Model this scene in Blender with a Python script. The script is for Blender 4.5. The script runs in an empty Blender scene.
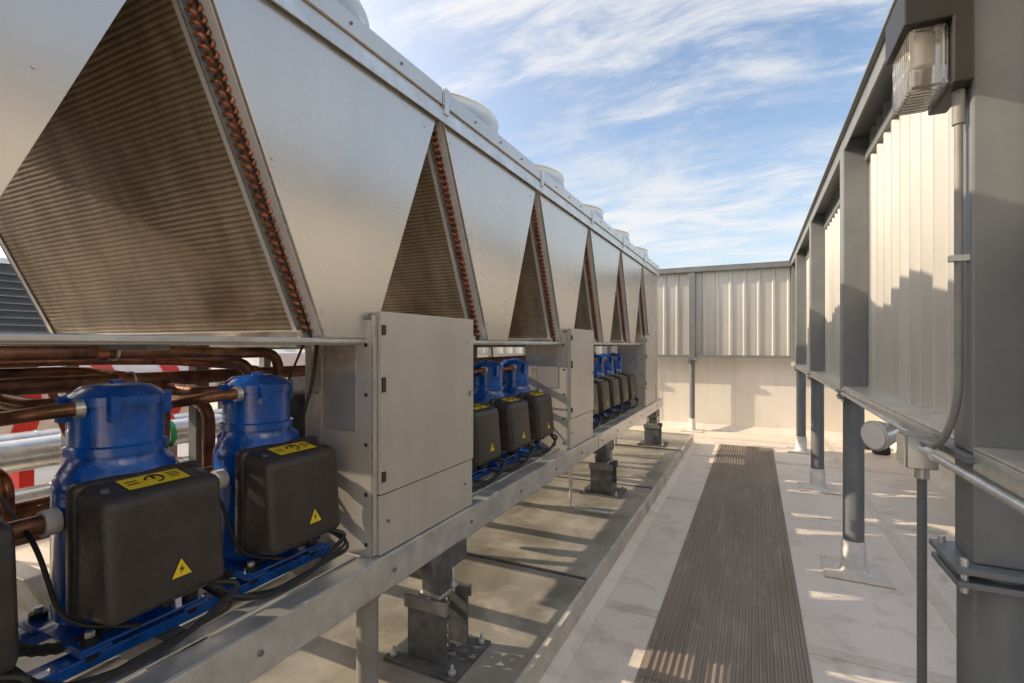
import bpy, bmesh, math, random
from mathutils import Vector, Matrix
random.seed(7)
H=1.65
sc=bpy.context.scene
sc.view_settings.view_transform='Standard'; sc.view_settings.look='None'; sc.view_settings.exposure=0

# ---------------- materials ----------------
def mat(name,col,rough=.6,metal=0.0,var=.15,scale=6,bump=0.0,bscale=40,col2=None,stretch=(1,1,1),thr=(.35,.7),coat=0,streak=0):
    m=bpy.data.materials.new(name); m.use_nodes=True
    nt=m.node_tree; N=nt.nodes; L=nt.links
    b=N['Principled BSDF']
    b.inputs['Roughness'].default_value=rough; b.inputs['Metallic'].default_value=metal
    if coat: b.inputs['Coat Weight'].default_value=coat
    tc=N.new('ShaderNodeTexCoord'); mp=N.new('ShaderNodeMapping'); mp.inputs['Scale'].default_value=stretch
    L.new(tc.outputs['Object'],mp.inputs['Vector'])
    oi=N.new('ShaderNodeObjectInfo'); ml=N.new('ShaderNodeMath'); ml.operation='MULTIPLY'; ml.inputs[1].default_value=37.0
    L.new(oi.outputs['Random'],ml.inputs[0]); cx=N.new('ShaderNodeCombineXYZ')
    for i in range(3): L.new(ml.outputs[0],cx.inputs[i])
    L.new(cx.outputs[0],mp.inputs['Location'])
    n=N.new('ShaderNodeTexNoise'); n.inputs['Scale'].default_value=scale; n.inputs['Detail'].default_value=8; n.inputs['Roughness'].default_value=.62
    L.new(mp.outputs[0],n.inputs['Vector'])
    r=N.new('ShaderNodeValToRGB'); r.color_ramp.elements[0].position=thr[0]; r.color_ramp.elements[1].position=thr[1]
    c2=col2 if col2 else tuple(c*(1-var) for c in col)
    c1=col if col2 else tuple(min(1,c*(1+var*.5)) for c in col)
    r.color_ramp.elements[0].color=(*c2,1); r.color_ramp.elements[1].color=(*c1,1)
    L.new(n.outputs['Fac'],r.inputs[0]); out=r.outputs[0]
    if streak:
        mp2=N.new('ShaderNodeMapping'); mp2.inputs['Scale'].default_value=(9,9,.8); L.new(tc.outputs['Object'],mp2.inputs['Vector']); L.new(cx.outputs[0],mp2.inputs['Location'])
        n3=N.new('ShaderNodeTexNoise'); n3.inputs['Scale'].default_value=1; n3.inputs['Detail'].default_value=5; L.new(mp2.outputs[0],n3.inputs['Vector'])
        r3=N.new('ShaderNodeMapRange'); r3.inputs['From Min'].default_value=.3; r3.inputs['From Max'].default_value=.6; r3.inputs['To Min'].default_value=1-streak; L.new(n3.outputs['Fac'],r3.inputs[0])
        mm=N.new('ShaderNodeMix'); mm.data_type='RGBA'; mm.blend_type='MULTIPLY'; mm.inputs[0].default_value=1; L.new(out,mm.inputs[6]); L.new(r3.outputs[0],mm.inputs[7]); out=mm.outputs[2]
    L.new(out,b.inputs['Base Color'])
    mr=N.new('ShaderNodeMapRange'); mr.inputs['To Min'].default_value=max(.03,rough-.1); mr.inputs['To Max'].default_value=min(1,rough+.12)
    L.new(n.outputs['Fac'],mr.inputs[0]); L.new(mr.outputs[0],b.inputs['Roughness'])
    if bump:
        n2=N.new('ShaderNodeTexNoise'); n2.inputs['Scale'].default_value=bscale; n2.inputs['Detail'].default_value=5
        L.new(mp.outputs[0],n2.inputs['Vector'])
        bp=N.new('ShaderNodeBump'); bp.inputs['Strength'].default_value=bump; bp.inputs['Distance'].default_value=.01
        L.new(n2.outputs['Fac'],bp.inputs['Height']); L.new(bp.outputs[0],b.inputs['Normal'])
    return m
M={}
M['panel']=mat('chiller_sheet_metal',(.66,.63,.575),.27,.65,.07,1.6,.16,2.0,stretch=(1,1,.6),streak=.03)
M['panel2']=mat('cabinet_paint',(.58,.55,.50),.38,.3,.08,2.4,.08,3,streak=.05)
M['edge']=mat('folded_edge',(.78,.77,.74),.4,.2,.1,8,.03,30)
M['galv']=mat('galvanised_steel',(.70,.70,.68),.34,.65,.22,9,.08,60)
M['galvd']=mat('galvanised_dark',(.26,.26,.255),.5,.5,.3,12,.08,60)
M['frame']=mat('screen_frame_paint',(.225,.235,.24),.45,.1,.12,5,.05,50,streak=.08)
M['post']=mat('post_paint',(.19,.205,.215),.42,.1,.18,7,.06,50,stretch=(1,1,.5),streak=.1)
M['screen']=mat('screen_sheet',(.60,.585,.55),.38,.3,.10,1.6,.06,5,stretch=(1,1,.35),streak=.08)
M['copper']=mat('aged_copper',(.52,.20,.10),.36,.7,.65,26,.1,60)
M['copperp']=mat('brown_pipe',(.27,.125,.065),.36,.6,.6,14,.1,50)
M['blue']=mat('compressor_blue',(.004,.105,.50),.24,.0,.4,12,.15,30,coat=.5)
M['black']=mat('black_plastic',(.048,.042,.037),.42,.0,.3,14,.25,120)
M['rubber']=mat('black_cable',(.018,.018,.018),.5)
M['yellow']=mat('label_yellow',(.85,.62,.02),.5,0,.05)
M['ink']=mat('label_ink',(.02,.02,.02),.6)
M['green']=mat('label_green',(.02,.3,.10),.5)
M['white']=mat('white_paint',(.76,.75,.73),.5,0,.1,5)
M['red']=mat('red_paint',(.60,.025,.015),.45)
M['cream']=mat('parapet_membrane',(.84,.78,.70),.65,0,.10,1.4,.15,5,stretch=(1,1,.5),streak=.06)
M['cuff']=mat('flashing_white',(.78,.75,.70),.6,0,.25,9,.2,30)
M['bronze']=mat('fixture_bronze',(.045,.04,.035),.45,.4)
M['alu']=mat('aluminium_jacket',(.72,.72,.72),.28,.85,.15,9,.06,20)
M['insul']=mat('black_insulation',(.04,.04,.042),.75,0,.3,9,.3,60)
M['louver']=mat('dark_louver',(.07,.08,.09),.5,.2)
M['steeldark']=mat('isolator_steel',(.16,.165,.165),.5,.4,.45,14,.1,60)
M['pvc']=mat('grey_pipe',(.30,.29,.28),.55,0,.2,6)

def glassmat():
    m=bpy.data.materials.new('prismatic_glass'); m.use_nodes=True
    b=m.node_tree.nodes['Principled BSDF']; b.inputs['Base Color'].default_value=(.62,.57,.50,1)
    b.inputs['Roughness'].default_value=.12; b.inputs['Transmission Weight'].default_value=.85
    N=m.node_tree.nodes; L=m.node_tree.links
    tc=N.new('ShaderNodeTexCoord'); w=N.new('ShaderNodeTexWave'); w.bands_direction='Y'; w.inputs['Scale'].default_value=14
    L.new(tc.outputs['Object'],w.inputs['Vector']); bp=N.new('ShaderNodeBump'); bp.inputs['Strength'].default_value=1; bp.inputs['Distance'].default_value=.02
    L.new(w.outputs['Fac'],bp.inputs['Height']); L.new(bp.outputs[0],b.inputs['Normal'])
    return m
M['glass']=glassmat()

def coilmat():
    m=bpy.data.materials.new('coil_fins'); m.use_nodes=True
    nt=m.node_tree; N=nt.nodes; L=nt.links; b=N['Principled BSDF']
    tc=N.new('ShaderNodeTexCoord')
    sx=N.new('ShaderNodeSeparateXYZ'); L.new(tc.outputs['Object'],sx.inputs[0])
    def stripes(out,freq,ph=0):
        mu=N.new('ShaderNodeMath'); mu.operation='MULTIPLY'; mu.inputs[1].default_value=freq*2*math.pi; L.new(out,mu.inputs[0])
        s=N.new('ShaderNodeMath'); s.operation='SINE'; L.new(mu.outputs[0],s.inputs[0])
        r=N.new('ShaderNodeMapRange'); r.inputs['From Min'].default_value=-1; L.new(s.outputs[0],r.inputs[0]); return r.outputs[0]
    nz=N.new('ShaderNodeTexNoise'); nz.inputs['Scale'].default_value=3; nz.inputs['Detail'].default_value=3; L.new(tc.outputs['Object'],nz.inputs['Vector'])
    ad=N.new('ShaderNodeMath'); ad.operation='MULTIPLY_ADD'; ad.inputs[1].default_value=.012; L.new(nz.outputs['Fac'],ad.inputs[0]); L.new(sx.outputs['Z'],ad.inputs[2])
    a=stripes(ad.outputs[0],58); c=stripes(sx.outputs['X'],110)
    r1=N.new('ShaderNodeValToRGB'); e=r1.color_ramp.elements; e[0].position=.05; e[0].color=(.27,.22,.155,1); e[1].position=.6; e[1].color=(.52,.45,.345,1)
    L.new(a,r1.inputs[0])
    mpn=N.new('ShaderNodeMapping'); mpn.inputs['Scale'].default_value=(2.2,1,.7); L.new(tc.outputs['Object'],mpn.inputs[0])
    n=N.new('ShaderNodeTexNoise'); n.inputs['Scale'].default_value=2.0; n.inputs['Detail'].default_value=9; n.inputs['Roughness'].default_value=.68; L.new(mpn.outputs[0],n.inputs['Vector'])
    r2=N.new('ShaderNodeValToRGB'); e=r2.color_ramp.elements; e[0].position=.35; e[0].color=(.58,.49,.38,1); e[1].position=.66; e[1].color=(1.25,1.22,1.15,1)
    L.new(n.outputs['Fac'],r2.inputs[0])
    mx=N.new('ShaderNodeMix'); mx.data_type='RGBA'; mx.blend_type='MULTIPLY'; mx.inputs[0].default_value=1
    L.new(r1.outputs[0],mx.inputs[6]); L.new(r2.outputs[0],mx.inputs[7])
    r3=N.new('ShaderNodeMapRange'); r3.inputs['To Min'].default_value=.75; L.new(c,r3.inputs[0])
    mx2=N.new('ShaderNodeMix'); mx2.data_type='RGBA'; mx2.blend_type='MULTIPLY'; mx2.inputs[0].default_value=.6
    L.new(mx.outputs[2],mx2.inputs[6]); L.new(r3.outputs[0],mx2.inputs[7])
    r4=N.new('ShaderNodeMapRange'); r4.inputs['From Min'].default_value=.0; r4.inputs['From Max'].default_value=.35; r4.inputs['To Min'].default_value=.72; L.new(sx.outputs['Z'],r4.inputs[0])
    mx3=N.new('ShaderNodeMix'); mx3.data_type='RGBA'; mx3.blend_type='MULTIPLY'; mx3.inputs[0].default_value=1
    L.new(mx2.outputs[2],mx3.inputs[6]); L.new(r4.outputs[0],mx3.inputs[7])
    L.new(mx3.outputs[2],b.inputs['Base Color']); b.inputs['Metallic'].default_value=.35; b.inputs['Roughness'].default_value=.42
    bp=N.new('ShaderNodeBump'); bp.inputs['Strength'].default_value=.3; bp.inputs['Distance'].default_value=.004
    L.new(a,bp.inputs['Height']); L.new(bp.outputs[0],b.inputs['Normal'])
    return m
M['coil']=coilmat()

def floormat(name,base,stain,dark,seam=None,s1=.7,s2=4,rough=.6,st=(1,1,1)):
    m=bpy.data.materials.new(name); m.use_nodes=True
    nt=m.node_tree; N=nt.nodes; L=nt.links; b=N['Principled BSDF']
    tc=N.new('ShaderNodeTexCoord')
    def noise(s,d=8,st=(1,1,1),dist=0):
        mp=N.new('ShaderNodeMapping'); mp.inputs['Scale'].default_value=st; L.new(tc.outputs['Object'],mp.inputs['Vector'])
        n=N.new('ShaderNodeTexNoise'); n.inputs['Scale'].default_value=s; n.inputs['Detail'].default_value=d; n.inputs['Roughness'].default_value=.6; n.inputs['Distortion'].default_value=dist
        L.new(mp.outputs[0],n.inputs['Vector']); return n.outputs['Fac']
    def ramp(f,p0,p1):
        r=N.new('ShaderNodeMapRange'); r.inputs['From Min'].default_value=p0; r.inputs['From Max'].default_value=p1; L.new(f,r.inputs[0]); return r.outputs[0]
    def mix(f,a,c):
        x=N.new('ShaderNodeMix'); x.data_type='RGBA'; L.new(f,x.inputs[0])
        for k,v in ((6,a),(7,c)):
            if isinstance(v,tuple): x.inputs[k].default_value=(*v,1)
            else: L.new(v,x.inputs[k])
        return x.outputs[2]
    c=mix(ramp(noise(s1,6,st,dist=.6),.42,.66),base,stain)
    c=mix(ramp(noise(s2,9,st,dist=.3),.54,.72),c,dark)
    c=mix(ramp(noise(45,3),.64,.76),c,tuple(x*.6 for x in dark))
    L.new(c,b.inputs['Base Color'])
    rr=N.new('ShaderNodeMapRange'); rr.inputs['To Min'].default_value=rough-.25; rr.inputs['To Max'].default_value=rough+.15
    L.new(noise(1.3,5),rr.inputs[0]); L.new(rr.outputs[0],b.inputs['Roughness'])
    bp=N.new('ShaderNodeBump'); bp.inputs['Strength'].default_value=.35; bp.inputs['Distance'].default_value=.02
    L.new(noise(3.5,5),bp.inputs['Height']); L.new(bp.outputs[0],b.inputs['Normal'])
    return m
M['roof']=floormat('roof_membrane',(.83,.745,.64),(.74,.645,.54),(.60,.51,.41))
M['roof2']=floormat('roof_membrane_lap',(.75,.665,.565),(.65,.56,.465),(.50,.425,.34),s1=2)
M['pad']=floormat('pad_membrane',(.36,.335,.285),(.18,.165,.135),(.50,.455,.38),s1=1.3,s2=2.6,rough=.36)
M['padedge']=floormat('pad_edge',(.64,.59,.52),(.50,.45,.38),(.36,.31,.26),s1=2)
M['ground']=floormat('ground_soil',(.16,.15,.12),(.09,.11,.05),(.2,.18,.15),s1=.02,s2=.1,rough=.9)
M['mat']=floormat('walkway_rubber',(.31,.25,.20),(.25,.20,.155),(.38,.32,.26),s1=1.2,s2=5,rough=.75,st=(3,.6,1))

# ---------------- mesh builder ----------------
class MB:
    def __init__(s): s.bm=bmesh.new(); s.mats=[]
    def mi(s,k):
        if k not in s.mats: s.mats.append(k)
        return s.mats.index(k)
    def face(s,vs,k,smooth=False):
        try: f=s.bm.faces.new(vs)
        except ValueError: return
        f.material_index=s.mi(k); f.smooth=smooth; return f
    def box(s,x0,x1,y0,y1,z0,z1,k):
        v=[s.bm.verts.new((x,y,z)) for z in (z0,z1) for y in (y0,y1) for x in (x0,x1)]
        for q in ((0,2,3,1),(4,5,7,6),(0,1,5,4),(2,6,7,3),(0,4,6,2),(1,3,7,5)): s.face([v[i] for i in q],k)
        return v
    def prism(s,pts,d,k):
        a=[s.bm.verts.new(p) for p in pts]; b=[s.bm.verts.new(Vector(p)+Vector(d)) for p in pts]
        n=len(pts); s.face(a[::-1],k); s.face(b,k)
        for i in range(n): s.face([a[i],a[(i+1)%n],b[(i+1)%n],b[i]],k)
    def poly(s,pts,k): s.face([s.bm.verts.new(p) for p in pts],k)
    def tube(s,path,r,k,seg=12,cap=True,closed=False):
        P=[Vector(p) for p in path]; n=len(P); rings=[]; prev=None
        for i in range(n):
            if closed: t=(P[(i+1)%n]-P[i-1])
            else: t=(P[min(i+1,n-1)]-P[max(i-1,0)])
            t.normalize()
            if prev is None:
                u=t.orthogonal().normalized()
            else:
                u=(prev-t*prev.dot(t)); 
                u=u.normalized() if u.length>1e-6 else t.orthogonal().normalized()
            prev=u; w=t.cross(u)
            rr=r[i] if isinstance(r,(list,tuple)) else r
            rings.append([s.bm.verts.new(P[i]+(u*math.cos(a)+w*math.sin(a))*rr) for a in [2*math.pi*j/seg for j in range(seg)]])
        for i in range(n if closed else n-1):
            A=rings[i]; B=rings[(i+1)%n]
            for j in range(seg): s.face([A[j],A[(j+1)%seg],B[(j+1)%seg],B[j]],k,True)
        if cap and not closed: s.face(rings[0][::-1],k); s.face(rings[-1],k)
    def cyl(s,p0,p1,r,k,seg=20): s.tube([p0,p1],r,k,seg)
    def lathe(s,prof,c,k,seg=32,ks=None):
        rings=[]
        for (r,z) in prof:
            rings.append([s.bm.verts.new((c[0]+r*math.cos(2*math.pi*j/seg),c[1]+r*math.sin(2*math.pi*j/seg),c[2]+z)) for j in range(seg)])
        for i in range(len(rings)-1):
            for j in range(seg): s.face([rings[i][j],rings[i][(j+1)%seg],rings[i+1][(j+1)%seg],rings[i+1][j]],k,True)
    def rbox(s,x0,x1,y0,y1,z0,z1,k,r=.02,seg=3,skew=None):
        t=bmesh.new()
        v=[t.verts.new((x,y,z)) for z in (z0,z1) for y in (y0,y1) for x in (x0,x1)]
        for q in ((0,2,3,1),(4,5,7,6),(0,1,5,4),(2,6,7,3),(0,4,6,2),(1,3,7,5)): t.faces.new([v[i] for i in q])
        if skew: skew(v)
        bmesh.ops.bevel(t,geom=list(t.edges),offset=r,segments=seg,profile=.5,affect='EDGES')
        mp={a:s.bm.verts.new(a.co) for a in t.verts}
        for f in t.faces: s.face([mp[a] for a in f.verts],k,True)
        t.free()
    def done(s,name,parent=None,bevel=0,smooth_angle=None,loc=(0,0,0)):
        bmesh.ops.recalc_face_normals(s.bm,faces=list(s.bm.faces))
        for e in s.bm.edges:
            if len(e.link_faces)==2 and e.calc_face_angle(0)>math.radians(38): e.smooth=False
        me=bpy.data.meshes.new(name); s.bm.to_mesh(me); s.bm.free()
        for k in s.mats: me.materials.append(M[k])
        return add(name,me,parent,bevel,loc)
def add(name,me,parent=None,bevel=0,loc=(0,0,0)):
    o=bpy.data.objects.new(name,me); sc.collection.objects.link(o); o.location=loc
    if parent: o.parent=parent
    if bevel:
        b=o.modifiers.new('bevel','BEVEL'); b.width=bevel; b.segments=2; b.limit_method='ANGLE'; b.angle_limit=math.radians(40); b.harden_normals=False
    return o
def empty(name):
    e=bpy.data.objects.new(name,None); sc.collection.objects.link(e); return e
def rounded(path,r=.05,n=5):
    P=[Vector(p) for p in path]; out=[P[0]]
    for i in range(1,len(P)-1):
        a=(P[i-1]-P[i]); b=(P[i+1]-P[i]); rr=min(r,a.length*.45,b.length*.45)
        A=P[i]+a.normalized()*rr; B=P[i]+b.normalized()*rr
        for j in range(n+1):
            t=j/n; out.append(A*(1-t)**2+P[i]*2*t*(1-t)+B*t*t)
    out.append(P[-1]); return out

FZ=-H
# ---------------- roof & ground ----------------
m=MB(); m.poly([(-900,-900,-9),(900,-900,-9),(900,900,-9),(-900,900,-9)],'ground'); m.done('ground')
m=MB(); m.box(-16,2.3,-9,10.8,FZ-.4,FZ,'roof'); 
for y in (-.6,3.1,5.55,7.9,9.5): m.box(-.88,1.98,y,y+.09,FZ+.0005,FZ+.004,'roof2')
m.box(1.02,1.10,-8,10.3,FZ+.0005,FZ+.006,'roof2')
for y in range(-6,10,2): m.box(-15.9,-4.1,y,y+.09,FZ+.0005,FZ+.004,'roof2')
m.done('roof_deck')
m=MB()
m.box(-16,2.3,-9,-9+.25,FZ,-.3,'cream')
m.done('parapet_wall',bevel=.01)
m=MB(); m.box(-16,2.26,10.42,10.7,FZ,-.24,'cream'); m.box(-16,2.3,10.38,10.74,-.238,-.2,'galv')
for x in (-2.6,-1.7,-.35,.9): m.box(x,x+.012,10.414,10.4195,FZ+.12,-.24,'cuff')
m.prism([(-16,10.42,FZ+.12),(-16,10.42,FZ),(-16,10.34,FZ)],(18,0,0),'cream')
m.done('parapet_wall',bevel=.004)
m=MB(); m.box(2.0,2.25,-8.7,10.4,FZ,-.32,'cream'); m.box(1.96,2.29,-8.7,10.36,-.318,-.28,'galv')
m.prism([(2.0,-8.7,FZ+.12),(2.0,-8.7,FZ),(1.92,-8.7,FZ)],(0,19,0),'cream')
m.done('parapet_wall',bevel=.004)
m=MB(); m.box(-16,-15.75,-8.7,10.4,FZ,-.9,'cream'); m.done('parapet_wall',bevel=.004)

# walkway with raised lengthwise ribs
m=MB(); x0,x1=-.52,.245; n=22; w=(x1-x0)/n
prof=[]
for i in range(n):
    a=x0+i*w; prof+=[(a,FZ+.009),(a+w*.45,FZ+.009),(a+w*.55,FZ+.018),(a+w*.9,FZ+.018)]
prof.append((x1,FZ+.009))
ys=[-3,2.5,8.95]
for i in range(len(ys)-1):
    ya,yb=ys[i]+.002,ys[i+1]-.002
    A=[m.bm.verts.new((p[0],ya,p[1])) for p in prof]; B=[m.bm.verts.new((p[0],yb,p[1])) for p in prof]
    for j in range(len(prof)-1): m.face([A[j],A[j+1],B[j+1],B[j]],'mat')
    m.poly([(x0,ya,FZ+.002),(x1,ya,FZ+.002),(x1,ya,FZ+.012),(x0,ya,FZ+.012)],'mat')
m.box(x0-.01,x1+.01,-3,8.96,FZ+.0005,FZ+.007,'mat')
m.done('walkway_mat')

# equipment pad
PZ=-1.5
m=MB(); m.box(-3.95,-.95,-3.4,8.8,FZ+.001,PZ,'pad')
m.box(-.953,-.925,-3.4,8.8,FZ+.001,PZ+.012,'padedge')
m.box(-3.95,-.925,8.802,8.83,FZ+.001,PZ+.012,'padedge')
m.prism([(-.925,-3.4,FZ+.045),(-.925,-3.4,FZ+.002),(-.86,-3.4,FZ+.002)],(0,12.2,0),'roof')
y=-3.2
while y<8.7: m.cyl((-.926,y,PZ-.03),(-.919,y,PZ-.03),.008,'galv',8); y+=.4
for y in (-1.6,.7,2.95,5.2,7.3):
    m.prism([(-3.9,y,PZ+.0008),(-3.9,y+.12,PZ+.0008),(-3.9,y+.11,PZ+.006),(-3.9,y+.01,PZ+.006)],(2.93,0,0),'pad')
    m.box(-2.2,-.97,y+.119,y+.133,PZ+.0008,PZ+.014,'steeldark')
m.done('equipment_pad')

# ---------------- chiller ----------------
ch=empty('air_cooled_chiller')
P=1.235; CY=1.4325; ks=range(-3,6); Y0=CY-3.5*P; Y1=CY+5.5*P
ZB,ZT=.03,1.125
def hw(z,a=.10,b=.572): return a+(b-a)*(z-ZB)/(ZT-ZB)
def hwp(z): return hw(z,.155,.612)
m=MB()
m.prism([(-1.415,-hw(ZB),ZB),(-1.415,hwp(ZB),ZB),(-1.415,hwp(ZT),ZT),(-1.415,-hw(ZT),ZT)],(.015,0,0),'panel')
for (f,sg) in ((hw,-1),(hwp,1)):
    m.prism([(-1.465,sg*f(ZB),ZB+.003),(-1.465,sg*(f(ZB)-.012),ZB+.003),(-1.465,sg*(f(ZT)-.012),ZT-.002),(-1.465,sg*f(ZT),ZT-.002)],(.049,0,0),'edge')
m.prism([(-1.465,-hw(ZB),ZB-.004),(-1.465,hwp(ZB),ZB-.004),(-1.465,hwp(ZB),ZB+.002),(-1.465,-hw(ZB),ZB+.002)],(.06,0,0),'edge')
for z in (.12,.6,1.03):
    for sgn in (-1,1):
        y=sgn*(hw(z)-.025); m.cyl((-1.4,y,z),(-1.396,y,z),.005,'galv',8)
me_panel=m.done('end_panel',ch,.003,loc=(0,CY,0)).data
for k in ks:
    if k: add('end_panel',me_panel,ch,.003,(0,CY+k*P,0))
coils={}
XF=-3.25
for sg in (-1,1):
    b0=Vector((0,sg*.085,.06)); t0=Vector((0,sg*.560,ZT)); d=(t0-b0).normalized(); n=Vector((0,sg*d.z,-sg*d.y)); 
    if n.z>0: n=-n
    th=.062
    m=MB()
    def pt(x,u,w): 
        q=b0+(t0-b0)*u+n*w; return (x,q.y,q.z)
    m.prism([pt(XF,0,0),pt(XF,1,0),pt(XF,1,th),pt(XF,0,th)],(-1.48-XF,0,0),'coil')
    m.prism([pt(-1.478,0,-.01),pt(-1.478,1,-.01),pt(-1.478,1,th+.008),pt(-1.478,0,th+.008)],(.006,0,0),'galvd')
    m.prism([pt(XF-.01,0,-.01),pt(XF-.01,1,-.01),pt(XF-.01,1,th+.008),pt(XF-.01,0,th+.008)],(.006,0,0),'galvd')
    m.prism([pt(XF+.0,0,th+.002),pt(XF+.0,1,th+.002),pt(XF+.0,1,th+.007),pt(XF+.0,0,th+.007)],(.03,0,0),'edge')
    m.prism([pt(XF,-.02,th+.003),pt(XF,.02,th+.003),pt(XF,.02,th+.02),pt(XF,-.02,th+.02)],(-1.46-XF,0,0),'galv')
    m.prism([pt(-1.50,0,th+.002),pt(-1.50,1,th+.002),pt(-1.50,1,th+.007),pt(-1.50,0,th+.007)],(.027,0,0),'edge')
    LEN=(t0-b0).length; rows=int(LEN/.030)
    for i in range(rows):
        for c in range(2):
            u0=(i+.25+.5*c)/rows; w=.020+.028*c
            ctr=b0+(t0-b0)*u0+n*w; ctr.x=-1.472; rr=.0125
            tl=.75 if c else -.75
            dd=(d+n*(tl+random.uniform(-.12,.12))).normalized()
            path=[ctr+dd*(rr*math.cos(a))+Vector((rr*1.7*math.sin(a),0,0)) for a in [math.pi*j/6 for j in range(7)]]
            m.tube(path,.0058,'copper',6,cap=False)
    m.tube([pt(-1.462,.04,-.02),pt(-1.462,.97,-.02)],.011,'copper',8)
    coils[sg]=m.done('condenser_coil',ch,loc=(0,CY,0)).data
    for k in ks:
        if k: add('condenser_coil',coils[sg],ch,0,(0,CY+k*P,0))
for k in ks:
    add('end_panel',me_panel,ch,.003,(-1.88,CY+k*P,0))
# fan deck
m=MB()
m.box(-3.47,-1.385,Y0,Y1,ZT+.001,ZT+.05,'panel')
for k in ks:
    y=CY+k*P
    m.box(-3.49,-1.372,y-P/2+.004,y+P/2-.004,ZT+.052,ZT+.13,'panel')
    m.box(-1.40,-1.365,y-P/2+.012,y-P/2+.05,ZT+.01,ZT+.138,'galv')
    for q in (-.3,0,.3): m.cyl((-1.372,y+q,ZT+.09),(-1.366,y+q,ZT+.09),.007,'galvd',8)
m.box(-1.384,-1.376,Y0,Y1,ZT-.03,ZT+.03,'galv')
m.done('fan_deck',ch,.004)
# fans
m=MB()
m.lathe([(.53,.0),(.50,.03),(.475,.07),(.465,.14),(.475,.165),(.485,.165),(.476,.14),(.488,.07),(.54,.0)],(0,0,0),'panel',40)
for r in (.06,.14,.22,.3,.38,.45):
    m.tube([(r*math.cos(a),r*math.sin(a),.175+.02*(1-r/.45)) for a in [2*math.pi*j/36 for j in range(36)]],.003,'galvd',5,closed=True)
for j in range(8):
    a=math.pi*j/4; m.tube([(.05*math.cos(a),.05*math.sin(a),.195),(.48*math.cos(a),.48*math.sin(a),.165)],.004,'galvd',5)
m.lathe([(0,.03),(.09,.03),(.09,.13),(.0,.15)],(0,0,0),'black',20)
for j in range(5):
    a=2*math.pi*j/5; pts=[]
    def pp(r,b,z): return (r*math.cos(a+b),r*math.sin(a+b),z)
    m.prism([pp(.08,-.25,.05),pp(.44,-.30,.04),pp(.45,.18,.12),pp(.08,.35,.11)],(0,0,.006),'black')
fan=m.done('condenser_fan',ch,loc=(-1.93,CY,ZT+.131)).data
for k in ks:
    for x in (-1.93,-2.93):
        if not(k==0 and x==-1.93): add('condenser_fan',fan,ch,0,(x,CY+k*P,ZT+.131))
# base & mid frames
m=MB()
for xo,xi in ((-1.33,-1.40),(-3.47,-3.40)):
    a,b=min(xo,xi),max(xo,xi); s=1 if xo>xi else -1
    m.box(min(xo,xo-.008*s),max(xo,xo-.008*s),Y0,Y1,-.985,-.85,'galv')
    xa,xb=sorted((xo-.009*s,xi-.03*s)); m.box(xa,xb,Y0,Y1,-.858,-.8495,'galv'); m.box(xa,xb,Y0,Y1,-.985,-.977,'galv')
    y=Y0+.2
    while y<Y1:
        m.cyl((xo,y,-.92),(xo+.008*s,y,-.92),.010,'galvd',6); y+=.6175
    for y in (.45,4.6): m.box(min(xo,xo+.004*s),max(xo,xo+.004*s),y,y+.006,-.985,-.85,'galvd')
y=Y0+.05
while y<Y1: 
    m.box(-3.39,-1.41,y,y+.07,-.97,-.862,'galvd'); y+=.6175
m.done('base_frame',ch,.003)
m=MB()
m.box(-1.475,-1.425,Y0,Y1,.001,.026,'panel2'); m.box(-3.46,-3.40,Y0,Y1,-.035,.026,'panel2')
m.box(-1.424,-1.405,Y0,Y1,.008,.024,'galv')
for k in ks:
    y=CY+k*P; m.box(-3.39,-1.48,y-.16,y+.16,.0,.05,'panel2'); m.box(-3.39,-1.48,y+P/2-.03,y+P/2+.03,-.015,.02,'galvd')
    for x in (-3.44,):
        m.box(x-.03,x+.03,y-.03,y+.03,-.849,-.036,'galvd')
    m.box(-2.32,-2.26,y-.03,y+.03,-.861,-.001,'galvd')
m.done('middle_frame',ch,.003)
# cabinets
def cabinet(y0,y1):
    m=MB()
    m.box(-1.74,-1.375,y0,y1,-.848,.10,'panel2')
    m.box(-1.374,-1.345,y0+.025,y1-.003,-.60,.135,'panel2')
    m.box(-1.374,-1.352,y0+.025,y1-.003,-.845,-.607,'panel2')
    m.box(-1.374,-1.362,y0,y0+.02,-.84,.12,'panel')
    m.box(-1.346,-1.335,y0+.027,y0+.045,-.19,-.13,'black'); m.box(-1.346,-1.335,y0+.027,y0+.045,-.55,-.51,'black'); m.box(-1.346,-1.335,y0+.027,y0+.045,.04,.08,'black')
    m.cyl((-1.345,y1-.05,-.25),(-1.338,y1-.05,-.25),.014,'galv',14); m.box(-1.338,-1.334,y1-.053,y1-.047,-.262,-.238,'ink')
    m.cyl((-1.345,y1-.05,.02),(-1.338,y1-.05,.02),.010,'galv',14)
    for z in (-.72,):
        for q in (.1,.9): m.cyl((-1.352,y0+(y1-y0)*q,z),(-1.347,y0+(y1-y0)*q,z),.008,'galvd',8)
    m.box(-1.70,-1.64,y0-.006,y0-.001,-.8,.05,'panel'); m.box(-1.63,-1.45,y0-.004,y0-.001,-.35,.02,'panel')
    for z in (-.7,-.45,-.2,0): m.cyl((-1.67,y0-.006,z),(-1.67,y0-.012,z),.006,'galvd',8)
    for z in (-.8,-.6,-.4,-.2,0): m.cyl((-1.40,y0-.001,z),(-1.40,y0-.003,z),.009,'ink',8)
    m.done('control_cabinet',ch,.004)
cabinet(1.545,2.30); cabinet(3.84,4.5); cabinet(6.95,7.75); cabinet(-1.0,-.25)
m=MB(); m.box(-1.46,-1.40,8.10,8.2,-.848,-.036,'panel2'); m.box(-1.46,-1.40,Y0,Y0+.1,-.848,-.036,'panel2'); m.done('corner_post',ch,.003)
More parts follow.
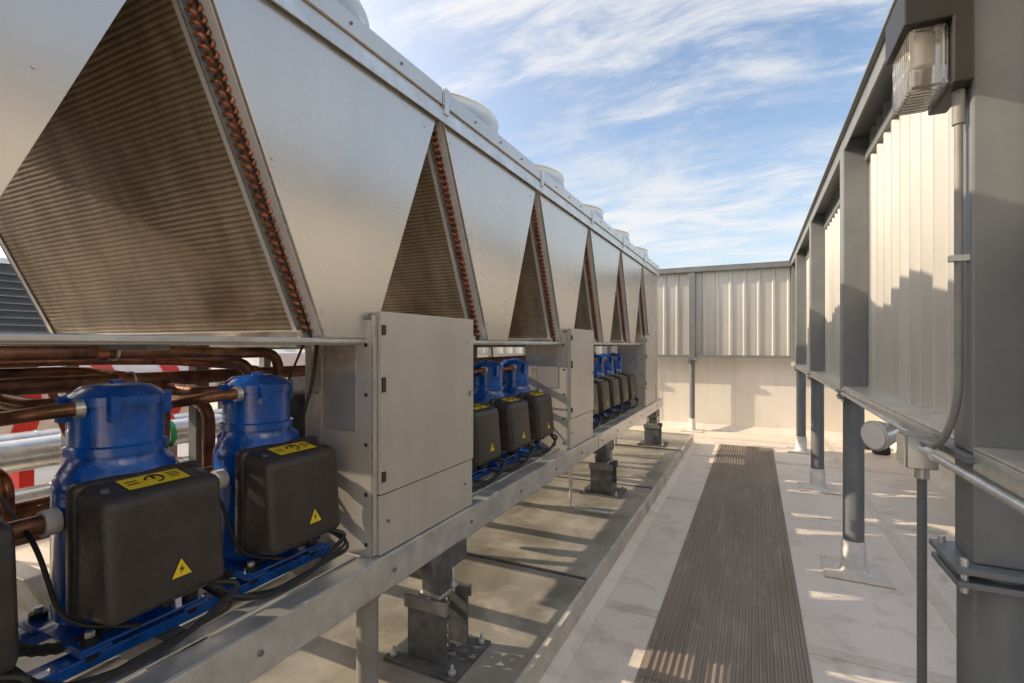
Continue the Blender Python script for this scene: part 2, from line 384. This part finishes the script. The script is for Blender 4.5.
# evaporator & pipes
m=MB()
m.tube([(-2.75,2.2,-.5),(-2.75,2.25,-.5),(-2.75,6.8,-.5),(-2.75,6.85,-.5)],[.12,.2,.2,.12],'insul',28)
for y in (3.0,6.0): m.box(-2.9,-2.6,y,y+.05,-.86,-.65,'galvd')
m.done('evaporator_vessel',ch)
comps=[-1.55,.36,.83,1.30,2.66,3.12,3.58,4.85,5.30,5.75,6.20,6.65]
m=MB()
CP='copperp'
m.tube([(-2.05,-2.4,-.13),(-2.05,6.9,-.13)],.028,CP,14)
m.tube([(-2.1,-2.4,-.60),(-2.1,6.9,-.60)],.036,CP,14)
m.tube(rounded([(-1.74,-1.2,-.022),(-1.74,1.00,-.022),(-1.80,1.2,-.03),(-1.80,1.46,-.03),(-1.80,1.46,-.22),(-2.05,1.46,-.22)],.08),.021,CP,14)
m.tube(rounded([(-2.2,-1.2,-.05),(-2.2,.98,-.05),(-1.95,1.12,-.05),(-1.86,1.38,-.07),(-1.86,1.38,-.5),(-2.1,1.38,-.6)],.09),.024,CP,14)
m.tube(rounded([(-3.2,.62,-.10),(-2.35,.62,-.10),(-2.30,1.0,-.10),(-2.0,1.12,-.14),(-2.0,1.12,-.4),(-2.3,1.12,-.7)],.09),.020,CP,12)
m.tube(rounded([(-3.2,.8,-.25),(-2.5,.85,-.25),(-2.5,1.35,-.25),(-2.2,1.42,-.25),(-2.2,1.42,-.7)],.1),.026,CP,12)
m.tube(rounded([(-3.2,.3,-.42),(-2.45,.3,-.42),(-2.45,.7,-.42),(-2.2,.75,-.42),(-2.2,.75,-.75)],.08),.018,'copper',12)
m.tube(rounded([(-3.2,.55,-.02),(-2.6,.7,-.08),(-2.35,.9,-.08),(-2.3,.95,-.35),(-2.3,1.3,-.8)],.08),.014,'copper',10)
m.tube(rounded([(-1.95,.45,-.05),(-1.85,.95,-.05),(-1.9,1.35,-.09),(-1.92,1.48,-.1),(-1.92,1.48,-.35)],.05),.010,'copper',10)
m.tube([(-3.0,-2,-.3),(-3.0,1.3,-.3)],.045,'insul',14)
m.tube([(-2.7,-2,-.68),(-2.7,1.4,-.68)],.04,CP,14)
for x,y in ((-2.3,.35),(-2.35,1.2),(-2.9,1.5)):
    m.tube([(x,y,-.80),(x,y,-.78),(x,y,-.5),(x,y,-.47),(x,y,-.2)],[.03,.055,.055,.02,.012],CP,16)
m.tube([(-2.38,.0,-.32),(-2.38,.04,-.32),(-2.38,.38,-.32),(-2.38,.42,-.32)],[.02,.05,.05,.02],'blue',18)
for (x,y,z,r) in ((-1.74,.15,-.022,.030),(-1.74,.78,-.022,.027),(-2.05,.2,-.13,.038),(-2.05,.98,-.13,.036),(-2.1,.6,-.6,.045),(-2.2,.5,-.05,.032)):
    m.tube([(x,y,z),(x,y+.03,z)],r,'copper',14); m.tube([(x,y+.05,z),(x,y+.058,z)],r*.95,'galv',14)
for (x,y,z) in ((-2.05,.55,-.13),(-2.2,.25,-.05),(-2.1,1.0,-.6)):
    m.tube([(x,y,z+.02),(x,y,z+.09)],.012,'copper',10); m.tube([(x,y,z+.085),(x,y,z+.10)],.022,'red',10); m.box(x-.02,x+.02,y-.02,y+.02,z+.025,z+.05,'galv')
for y in comps:
    m.tube(rounded([(-1.79,y-.06,-.175),(-1.83,y-.15,-.175),(-2.05,y-.17,-.16),(-2.05,y-.17,-.13)],.05),.022,CP,12)
    m.tube([(-1.775,y-.05,-.175),(-1.79,y-.075,-.175)],.034,'cuff',12)
    m.tube(rounded([(-1.80,y+.08,-.40),(-1.90,y+.2,-.40),(-2.1,y+.22,-.45),(-2.1,y+.22,-.6)],.06),.026,CP,12)
    m.tube(rounded([(-1.67,y-.1,-.175),(-1.69,y-.20,-.18),(-1.80,y-.27,-.2),(-2.1,y-.25,-.22)],.05),.019,CP,12)
    m.tube([(-1.672,y-.105,-.175),(-1.675,y-.125,-.176)],.027,'galv',12)
for a,b in ((-.4,1.3),(2.4,3.58),(4.7,6.65)): m.tube([(-1.70,a,-.475),(-1.70,b,-.475)],.026,CP,12)
for y in comps:
    for s in (-1,1): m.tube([(-1.70,y+s*.15,-.475),(-1.70,y+s*.185,-.475)],.035,'cuff',14)
m.done('refrigerant_piping',ch)
m=MB()
for a,b in ((-1.9,-1.1),(-.2,1.52),(2.35,3.8),(4.55,6.9)):
    for x in (-1.60,-1.86): m.box(x-.035,x+.035,a,b,-.848,-.815,'blue')
    m.box(-1.49,-1.43,a,b,-.848,-.84,'galv')
m.done('compressor_rail',ch,.004)
m=MB()
r=random.random
for y in comps:
    for j in range(3):
        pts=[(-1.46,y+.10,-.70),(-1.42,y+.16+.04*r(),-.73-.03*j),(-1.40-.02*j,y+.05-.1*r(),-.80-.005*j),(-1.45,y-.12-.08*r(),-.825),(-1.50-.06*r(),y-.25,-.82),(-1.62,y-.28,-.80+.03*r())]
        m.tube(rounded(pts,.08,5),.006+.003*(j==0),'rubber',7)
    m.tube(rounded([(-1.5,y-.05,-.76),(-1.55,y-.2,-.70),(-1.6,y-.23,-.5),(-1.95,y-.2,-.4)],.07),.006,'rubber',7)
    m.tube(rounded([(-1.78,y+.14,-.3),(-1.9,y+.2,-.35-.1*r()),(-2.0,y+.1,-.5),(-2.2,y,-.55)],.07),.005,'rubber',6)
    pth=rounded([(-1.60,y+.03,-.75),(-1.62,y-.14,-.80),(-1.72,y-.22,-.80),(-1.9,y-.24,-.78),(-2.2,y-.2,-.80)],.08,8)
    m.tube(pth,[.013 if i%2 else .016 for i in range(len(pth))],'insul',9)
m.tube(rounded([(-1.62,1.50,.0),(-1.60,1.46,-.15),(-1.66,1.44,-.35),(-1.62,1.5,-.6),(-1.7,1.42,-.8)],.1),.007,'rubber',7)
m.tube(rounded([(-1.70,1.50,-.0),(-1.75,1.44,-.2),(-1.70,1.40,-.4),(-1.8,1.45,-.78)],.1),.005,'rubber',7)
m.done('wiring',ch)

# ---------------- compressors ----------------
m=MB()
m.lathe([(0,.02),(.118,.02),(.13,.04),(.145,.055),(.148,.08),(.148,.33),(.151,.335),(.151,.35),(.148,.355),(.148,.40),(.145,.43),(.128,.465),(.118,.48),(.116,.50),(.126,.503),(.126,.525),(.116,.53),(.116,.64),(.123,.642),(.123,.668),(.112,.675),(.085,.695),(.04,.703),(0,.704)],(0,0,0),'blue',40)
m.tube([(0,0,.70),(0,0,.712)],.02,'blue',10)
for a in (.9,2.2,3.6,5.2):
    c,s=math.cos(a),math.sin(a); m.prism([(c*.112,s*.112,.50),(c*.145,s*.145,.47),(c*.15,s*.15,.42),(c*.112,s*.112,.42)],(-s*.012,c*.012,0),'blue')
for a in (-.5,1.4,3.0,4.6):
    c,s=math.cos(a),math.sin(a); m.box(c*.127-.012,c*.127+.012,s*.127-.012,s*.127+.012,.60,.672,'blue')
for sx in (-1,1):
    for sy in (-1,1):
        m.box(sx*.13-.045,sx*.13+.045,sy*.13-.035,sy*.13+.035,.012,.022,'blue')
        m.cyl((sx*.14,sy*.13,-.01),(sx*.14,sy*.13,.045),.022,'rubber',12); m.cyl((sx*.14,sy*.13,.045),(sx*.14,sy*.13,.06),.012,'galv',6)
m.box(-.15,.17,-.16,.16,.0225,.03,'blue')
m.cyl((.09,-.10,.16),(.115,-.13,.16),.022,'galv',14)
def skew(v):
    for q in v:
        if q.co.x>.2 and q.co.z>.3: q.co.x-=.026; q.co.z-=.030
        if q.co.x>.2: q.co.y*=.94
        if q.co.x>.2 and q.co.z<.2: q.co.z+=.012
m.rbox(.118,.29,-.165,.165,.095,.45,'black',.03,5,skew)
m.rbox(.10,.150,-.171,.171,.088,.452,'black',.02,4)
m.cyl((.2,.1,.07),(.2,.1,.11),.018,'rubber',12); m.cyl((.2,.03,.07),(.2,.03,.11),.018,'rubber',12)
for yy in (-.125,.125): m.tube([(.20,yy,.42),(.204,yy,.438)],.010,'galvd',8)
lz=lambda x:.45-.030*(x-.118)/.146+.0022
def tq(x,y,o=0): return (x,y,lz(x)+o)
m.poly([tq(.156,-.08),tq(.228,-.08),tq(.228,.08),tq(.156,.08)],'yellow')
m.tube([tq(.192+.022*math.cos(a),.022*math.sin(a),.001) for a in [2*math.pi*j/16 for j in range(13)]],.0028,'ink',4)
m.poly([tq(.168,-.004,.0014),tq(.195,-.004,.0014),tq(.195,.004,.0014),tq(.168,.004,.0014)],'ink')
for (xa,ya,yb) in ((.172,.038,.072),(.186,.038,.072),(.200,.038,.062),(.18,-.07,-.04),(.196,-.07,-.04)):
    m.poly([tq(xa,ya,.0014),tq(xa+.005,ya,.0014),tq(xa+.005,yb,.0014),tq(xa,yb,.0014)],'ink')
fx=lambda z:.290-(.026*(z-.107)/.313)+.0012
def tr(y,z,o=0): return (fx(z)+o,y,z)
m.poly([tr(-.012,.17),tr(.052,.17),tr(.02,.227)],'ink')
m.poly([tr(-.007,.173,.0008),tr(.047,.173,.0008),tr(.02,.221,.0008)],'yellow')
m.poly([tr(.024,.208,.0016),tr(.013,.190,.0016),tr(.021,.191,.0016),tr(.015,.177,.0016),tr(.028,.195,.0016),tr(.021,.195,.0016)],'ink')
comp=m.done('scroll_compressor',loc=(-1.72,comps[0],-.815)).data
for y in comps[1:]: add('scroll_compressor',comp,None,0,(-1.72,y,-.815))

# ---------------- isolators ----------------
m=MB()
m.box(-.20,.20,-.17,.17,0,.016,'steeldark')
m.box(-.11,.11,-.10,-.088,.017,.30,'steeldark'); m.box(-.11,.11,.088,.10,.017,.30,'steeldark')
m.box(-.06,.06,-.085,.085,.30,.315,'galv')
m.box(-.07,.07,-.15,.15,.417,.4335+.08,'steeldark'); 
m.box(-.055,.055,-.06,.06,.317,.416,'steeldark')
m.box(-.12,.12,-.115,-.101,.25,.31,'galvd'); m.box(-.12,.12,.101,.115,.25,.31,'galvd')
pts=[(.05*math.cos(t*.7),.05*math.sin(t*.7),.02+.27*t/54) for t in range(55)]; m.tube(pts,.011,'galvd',7)
for sx in (-1,1):
    for sy in (-1,1):
        m.cyl((sx*.165,sy*.135,.016),(sx*.165,sy*.135,.034),.018,'galv',6); m.cyl((sx*.165,sy*.135,.034),(sx*.165,sy*.135,.06),.008,'galv',8)
    m.cyl((sx*.085,0,.316),(sx*.085,0,.43),.009,'galv',8); m.cyl((sx*.085,0,.34),(sx*.085,0,.36),.018,'galv',6)
iso=m.done('vibration_isolator',bevel=.002,loc=(-1.39,2.04,PZ+.001)).data
for x in (-1.39,-3.43):
    for y in (-2.6,-.6,2.04,5.0,7.75):
        if (x,y)!=(-1.39,2.04): add('vibration_isolator',iso,None,.002,(x,y,PZ+.001))
m=MB(); m.cyl((-1.47,1.63,PZ+.001),(-1.47,1.63,-.99),.045,'pvc',24); m.cyl((-1.47,1.63,PZ+.001),(-1.47,1.63,PZ+.04),.06,'pvc',24); m.cyl((-1.47,1.63,-1.06),(-1.47,1.63,-.99),.053,'pvc',24); m.done('drain_pipe')
m=MB(); m.tube(rounded([(-1.5,-2,-1.03),(-1.5,4.3,-1.03),(-1.5,4.3,-1.47),(-1.15,4.3,-1.47)],.08),.016,'galv',10); m.tube(rounded([(-1.9,-2,-1.05),(-1.9,7.5,-1.05),(-1.9,7.5,-1.49)],.08),.02,'galv',10); m.done('power_conduit')

# ---------------- screens ----------------
def corr(m,along,fix,a,b,z0,z1,k,pitch=.19,depth=.035,sgn=-1):
    prof=[]; t=a
    while t<b:
        for (u,dd) in ((0,0),(.115,0),(.135,depth),(.165,depth),(.187,0)):
            if t+u<=b: prof.append((t+u,dd))
        t+=pitch
    prof.append((b,0))
    A=[];B=[]
    for (t,dd) in prof:
        q=fix+sgn*dd
        p=(q,t) if along=='y' else (t,q)
        A.append(m.bm.verts.new((*p,z0))); B.append(m.bm.verts.new((*p,z1)))
    for j in range(len(prof)-1): m.face([A[j],A[j+1],B[j+1],B[j]],k)
ZR0,ZR1=-.30,1.50
rs=empty('metal_screen_wall')
cols=[-2.55,-.3,1.98,4.36,6.70,8.95]
m=MB()
XC=.645
for y in cols:
    m.box(XC-.075,XC+.075,y-.075,y+.075,ZR0-.02,ZR1-.02,'frame')
m.done('columns',rs,.008)
m=MB()
m.box(.575,.79,-4,10.19,ZR1-.018,ZR1+.0,'frame'); m.box(.575,.586,-4,10.19,ZR1-.10,ZR1-.0185,'frame'); m.box(.76,.79,-4,10.19,ZR1-.12,ZR1-.0185,'frame')
m.box(.545,.80,-4,10.21,ZR1+.001,ZR1+.012,'frame')
ye=[-4]+cols+[10.15]
for i in range(len(ye)-1):
    a,b=ye[i]+.078,ye[i+1]-.078
    m.box(.572,.74,a,b,ZR0-.005,ZR0+.004,'galv'); m.box(.572,.582,a,b,ZR0-.065,ZR0-.006,'galv')
    m.box(.70,.73,a,b,ZR1-.20,ZR1-.14,'frame')
m.done('rails',rs,.003)
m=MB(); corr(m,'y',.745,-4,10.15,ZR0+.005,ZR1-.02,'screen'); 
corr(m,'y',.751,-4,10.15,ZR0+.005,ZR1-.02,'galvd')
y=-4+.057
while y<10.1:
    for z in (ZR0+.06,1.33): m.cyl((.745,y,z),(.738,y,z),.006,'galv',6)
    y+=.19
m.done('corrugated_sheet',rs)
bs=empty('metal_screen_wall')
bx=[-7.9,-6.2,-4.5,-2.80,-1.09,.645]
BY=10.2
m=MB()
for x in bx: m.box(x-.06,x+.06,BY-.06,BY+.06,-.26,ZR1-.03,'frame')
m.done('columns',bs,.006)
m=MB()
m.box(-8,.57,BY-.075,BY+.1,ZR1-.022,ZR1-.002,'frame'); m.box(-8,.57,BY-.075,BY-.064,ZR1-.10,ZR1-.0225,'frame')
for i in range(len(bx)-1):
    m.box(bx[i]+.061,bx[i+1]-.061,BY-.05,BY+.05,-.24,-.19,'frame')
m.done('rails',bs,.003)
m=MB(); corr(m,'x',BY+.06,-8,.60,-.22,ZR1-.02,'screen',sgn=-1,pitch=.24,depth=.022); m.done('corrugated_sheet',bs)

def post(x,y,r=.066,top=-.32):
    m=MB()
    m.cyl((0,0,FZ+.2),(0,0,top-.03),r,'post',28)
    m.box(-.10,.10,-.10,.10,top-.03,top-.012,'post'); m.box(-.095,.095,-.095,.095,top-.07,top-.052,'post')
    for sx in (-1,1):
        for sy in (-1,1): m.cyl((sx*.078,sy*.078,top-.085),(sx*.078,sy*.078,top),.01,'galv',6)
    m.lathe([(r+.016,.02),(r+.012,.03),(r+.010,.22),(r+.004,.235),(0,.235)],(0,0,FZ),'cuff',28)
    m.lathe([(r+.06,.013),(r+.03,.016),(r+.014,.04)],(0,0,FZ),'cuff',28)
    m.prism([(-.2,-.19,FZ+.0045),(.21,-.2,FZ+.0045),(.2,.2,FZ+.0045),(-.19,.21,FZ+.0045)],(0,0,.009),'roof2')
    m.done('screen_support_post',loc=(x,y,0),bevel=.002)
for y in cols[3:]: post(XC,y)
post(-1.09,BY,.05,-.27); post(-2.8,BY,.05,-.27); post(XC,cols[0]); post(XC,cols[1])
m=MB()
m.cyl((0,0,FZ+.2),(0,0,-.66),.085,'post',32)
m.box(-.072,.072,-.072,.072,-.64,-.33,'post')
m.box(-.125,.125,-.125,.125,-.66,-.642,'post'); m.box(-.12,.12,-.12,.12,-.70,-.682,'post')
for sx in (-1,1):
    for sy in (-1,1): m.cyl((sx*.098,sy*.098,-.72),(sx*.098,sy*.098,-.62),.011,'galv',6)
m.box(-.095,.095,-.095,.095,-.345,-.322,'post')
m.lathe([(.10,.02),(.097,.22),(0,.24)],(0,0,FZ),'cuff',28)
m.done('screen_support_post',loc=(XC,cols[2],0),bevel=.003)

# ---------------- wall pack light ----------------
LY=1.98
m=MB()
x1=.566
m.prism([(x1,LY-.12,.76),(x1-.05,LY-.12,.76),(x1-.05,LY-.12,.955),(x1-.165,LY-.12,.955),(x1-.165,LY-.12,1.08),(x1-.10,LY-.12,1.17),(x1,LY-.12,1.17)],(0,.24,0),'bronze')
m.rbox(x1-.150,x1-.052,LY-.10,LY+.10,.765,.954,'glass',.012,2)
m.box(x1-.066,x1-.056,LY-.08,LY+.08,.79,.94,'alu')
m.cyl((x1-.095,LY,.954),(x1-.095,LY,.86),.022,'white',12)
m.done('wall_pack_light',bevel=.006)
m=MB()
cx=.548
m.tube(rounded([(cx,1.93,.76),(cx,1.93,-.18),(cx-.02,2.02,-.33),(cx-.03,2.22,-.335)],.12,6),.0105,'pvc',12)
m.tube([(cx,1.93,.66),(cx,1.93,.76)],.016,'pvc',12)
for z in (.25,): m.box(cx-.022,cx+.022,1.915,1.945,z,z+.018,'galv')
m.tube(rounded([(.515,2.28,-.36),(.515,1.2,-.345),(.515,-1,-.345)],.02),.0115,'galv',12)
m.tube([(.515,2.02,-.352),(.515,2.09,-.354)],.018,'galv',12)
m.tube([(.54,2.35,-.345),(.56,4.2,-.345),(.56,9,-.345)],.009,'galv',10)
m.tube([(.53,2.22,-.43),(.53,2.22,FZ+.005)],.0145,'post',12)
m.tube([(.53,2.22,-.43),(.53,2.22,-.47)],.022,'galv',12)
m.done('electrical_conduit')
m=MB()
m.rbox(.475,.565,2.17,2.29,-.43,-.315,'pvc',.006,2); m.box(.470,.4745,2.178,2.282,-.424,-.321,'galv')
m.box(.478,.562,2.163,2.169,-.425,-.32,'galv')
m.done('junction_box')
m=MB()
c=Vector((.50,2.72,-.40)); ax=Vector((-.75,-.6,-.1)).normalized()
m.tube([c-ax*.10,c-ax*.07,c-ax*.0,c+ax*.03,c+ax*.035],[.02,.04,.062,.068,.06],'galv',20)
m.tube([c+ax*.036,c+ax*.04],.057,'white',20)
m.tube([c-ax*.08,(.575,2.78,-.35)],.012,'galv',8)
m.done('flood_light')
m=MB(); m.rbox(1.55,1.8,9.5,9.75,FZ+.006,FZ+.10,'insul',.02,2); m.lathe([(.1,0),(.12,.02),(.10,.14),(0,.17)],(1.72,9.25,FZ+.006),'insul',20); m.done('roof_drain_cover')

# ---------------- background on left ----------------
def jpipe(x,y0,y1,z,r,lab=True):
    m=MB(); m.cyl((x,y0,z),(x,y1,z),r,'alu',28)
    y=y0+.3
    while y<y1: m.tube([(x,y,z),(x,y+.02,z)],r+.005,'alu',28); y+=.9
    y=y0+.6
    while y<y1 and lab:
        m.tube([(x,y,z),(x,y+.16,z)],r+.003,'green',28,cap=False); m.tube([(x,y+.05,z),(x,y+.11,z)],r+.0045,'white',28,cap=False); y+=.6
    y=y0+.5
    while y<y1: m.box(x-r,x+r,y,y+.06,z-r-.05,z-r+.01,'galvd'); m.box(x-.03,x+.03,y,y+.06,FZ+.005,z-r-.05,'galvd'); y+=2.5
    m.done('insulated_pipe')
jpipe(-4.5,-3,9,-.75,.11); jpipe(-4.85,-3,9,-.75,.11,False); jpipe(-4.6,-3,9,-1.15,.15)
for (x,y) in ((-4.85,2.6),(-4.5,4.5),(-5.0,.9)):
    m=MB(); m.cyl((x,y,-.64),(x,y,-.42),.05,'red',16); m.tube([(x+.13*math.cos(a),y+.13*math.sin(a),-.38) for a in [2*math.pi*j/20 for j in range(20)]],.016,'red',8,closed=True)
    for a in (0,1.57): m.tube([(x-.13*math.cos(a),y-.13*math.sin(a),-.38),(x+.13*math.cos(a),y+.13*math.sin(a),-.38)],.01,'red',6)
    m.cyl((x,y,-.42),(x,y,-.36),.02,'galv',10); m.tube([(x,y-.14,-.75),(x,y-.12,-.75)],.15,'red',20); m.tube([(x,y+.12,-.75),(x,y+.14,-.75)],.15,'red',20)
    m.done('gate_valve')
m=MB(); m.cyl((-5.25,-3,-.33),(-5.25,9,-.33),.055,'red',18)
for y in (-2,0,1.5,2.4,3.3,5,7): m.tube([(-5.25,y,-.33),(-5.25,y+.07,-.33)],.075,'red',18); m.box(-5.27,-5.23,y+.2,y+.24,FZ+.005,-.385,'galvd')
m.done('sprinkler_main_pipe')
m=MB()
m.box(-14.5,-12.1,-4,5.6,FZ+.005,1.45,'louver')
m.box(-14.6,-12.0,-4.1,5.7,1.451,1.55,'galv')
z=-1.3
while z<1.35:
    m.prism([(-12.1,-3.8,z),(-12.0,-3.8,z-.04),(-12.0,-3.8,z-.025),(-12.1,-3.8,z+.03)],(0,9.2,0),'frame'); z+=.13
m.done('louvered_plant_enclosure')
m=MB(); 
m.rbox(-6.9,-5.7,4.6,7.6,FZ+.1,-.1,'white',.05,3)
for i in range(8): m.box(-5.7,-5.68,4.8+i*.34,5.05+i*.34,-1.3,-.4,'galvd')
m.box(-6.8,-5.8,4.7,7.5,FZ+.004,FZ+.1,'galvd'); m.lathe([(.35,0),(.33,.15),(.3,.15),(.3,.05),(0,.05)],(-6.3,5.4,-.1),'galv',24); m.lathe([(.35,0),(.33,.15),(.3,.15),(.3,.05),(0,.05)],(-6.3,6.7,-.1),'galv',24)
m.done('rooftop_unit')
# red and white pump set
m=MB()
m.tube([(-5.9,1.6,-.5),(-5.9,1.7,-.5),(-5.9,3.6,-.5),(-5.9,3.7,-.5)],[.2,.34,.34,.2],'white',28)
for y in (1.95,2.55,3.15): m.tube([(-5.9,y,-.5),(-5.9,y+.16,-.5)],.355,'red',28)
for y in (2.0,3.2): m.box(-6.15,-5.65,y,y+.1,FZ+.004,-.75,'red')
m.cyl((-5.9,2.6,-.17),(-5.9,2.6,0),.06,'red',16); m.cyl((-5.9,3.0,-.17),(-5.9,3.0,-.05),.09,'red',16)
m.done('expansion_tank')

# ---------------- camera / light / world ----------------
F=500.0; th=math.atan(243/F)
cam=bpy.data.cameras.new('Camera'); co=bpy.data.objects.new('Camera',cam); sc.collection.objects.link(co)
cam.sensor_width=36; cam.lens=F/1024*36; cam.shift_y=3.5/1024; cam.clip_start=.05; cam.clip_end=3000
co.rotation_euler=(math.pi/2,0,th); sc.camera=co
a=math.radians(14); e=math.radians(25)
d=Vector((math.cos(a)*math.cos(e),math.sin(a)*math.cos(e),-math.sin(e)))
sl=bpy.data.lights.new('Sun','SUN'); sl.energy=5; sl.angle=math.radians(.5); sl.color=(1,.82,.60)
so=bpy.data.objects.new('Sun',sl); sc.collection.objects.link(so); so.rotation_euler=d.to_track_quat('-Z','Y').to_euler(); so.location=(-10,-3,8)
w=bpy.data.worlds.new('World'); sc.world=w; w.use_nodes=True
nt=w.node_tree; N=nt.nodes; L=nt.links; bg=N['Background']
def math_(op,a,b=None,clamp=False):
    n=N.new('ShaderNodeMath'); n.operation=op; n.use_clamp=clamp
    for i,v in enumerate((a,b)):
        if v is None: continue
        if isinstance(v,(int,float)): n.inputs[i].default_value=v
        else: L.new(v,n.inputs[i])
    return n.outputs[0]
def mixc(f,a,b):
    x=N.new('ShaderNodeMix'); x.data_type='RGBA'
    for k,v in ((0,f),(6,a),(7,b)):
        if isinstance(v,tuple): x.inputs[k].default_value=(*v,1)
        elif isinstance(v,(int,float)): x.inputs[k].default_value=v
        else: L.new(v,x.inputs[k])
    return x.outputs[2]
sky=N.new('ShaderNodeTexSky'); sky.sky_type='NISHITA'; sky.sun_disc=False; sky.sun_elevation=e; sky.sun_rotation=math.atan2(-math.cos(a),-math.sin(a)); sky.air_density=1.0; sky.dust_density=1.6; sky.ozone_density=1.0
tc=N.new('ShaderNodeTexCoord'); sp=N.new('ShaderNodeSeparateXYZ'); L.new(tc.outputs['Generated'],sp.inputs[0])
zc=math_('MAXIMUM',sp.outputs['Z'],0.0); za=math_('ADD',zc,.22)
cb=N.new('ShaderNodeCombineXYZ'); L.new(math_('DIVIDE',sp.outputs['X'],za),cb.inputs[0]); L.new(math_('DIVIDE',sp.outputs['Y'],za),cb.inputs[1])
def cloud(rot,scl,loc,s,dist,lo,hi,mx):
    mp=N.new('ShaderNodeMapping'); mp.inputs['Rotation'].default_value=(0,0,math.radians(rot)); mp.inputs['Scale'].default_value=(*scl,1); mp.inputs['Location'].default_value=(*loc,0); L.new(cb.outputs[0],mp.inputs[0])
    n1=N.new('ShaderNodeTexNoise'); n1.inputs['Scale'].default_value=s; n1.inputs['Detail'].default_value=14; n1.inputs['Roughness'].default_value=.68; n1.inputs['Distortion'].default_value=dist; L.new(mp.outputs[0],n1.inputs[0])
    n2=N.new('ShaderNodeTexNoise'); n2.inputs['Scale'].default_value=.6; n2.inputs['Detail'].default_value=3; L.new(mp.outputs[0],n2.inputs[0])
    mu=math_('MULTIPLY',n1.outputs['Fac'],n2.outputs['Fac'])
    mr=N.new('ShaderNodeMapRange'); mr.interpolation_type='SMOOTHSTEP'; mr.inputs['From Min'].default_value=lo; mr.inputs['From Max'].default_value=hi; mr.inputs['To Max'].default_value=mx; L.new(mu,mr.inputs[0])
    return mr.outputs[0]
c=sky.outputs[0]
hz=math_('MULTIPLY',math_('POWER',math_('SUBTRACT',1.0,zc),6.0),.7)
c=mixc(hz,c,(3.2,3.25,3.2))
vd=N.new('ShaderNodeVectorMath'); vd.operation='DOT_PRODUCT'; L.new(tc.outputs['Generated'],vd.inputs[0]); vd.inputs[1].default_value=(-d.x,-d.y,-d.z)
au=math_('MULTIPLY',math_('POWER',math_('MAXIMUM',vd.outputs['Value'],0.0),2.5),.75)
c=mixc(cloud(35,(.8,1.25),(.6,.2),1.9,.8,.20,.40,.7),c,(3.7,3.62,3.55))
c=mixc(cloud(52,(.9,2.6),(2.4,1.1),2.6,.5,.20,.38,.75),c,(3.9,3.82,3.75))
c=mixc(au,c,(9.5,8.4,7.0))
L.new(c,bg.inputs['Color']); bg.inputs['Strength'].default_value=.25

for o in sc.objects:
    if o.parent is None: o.location.z+=H
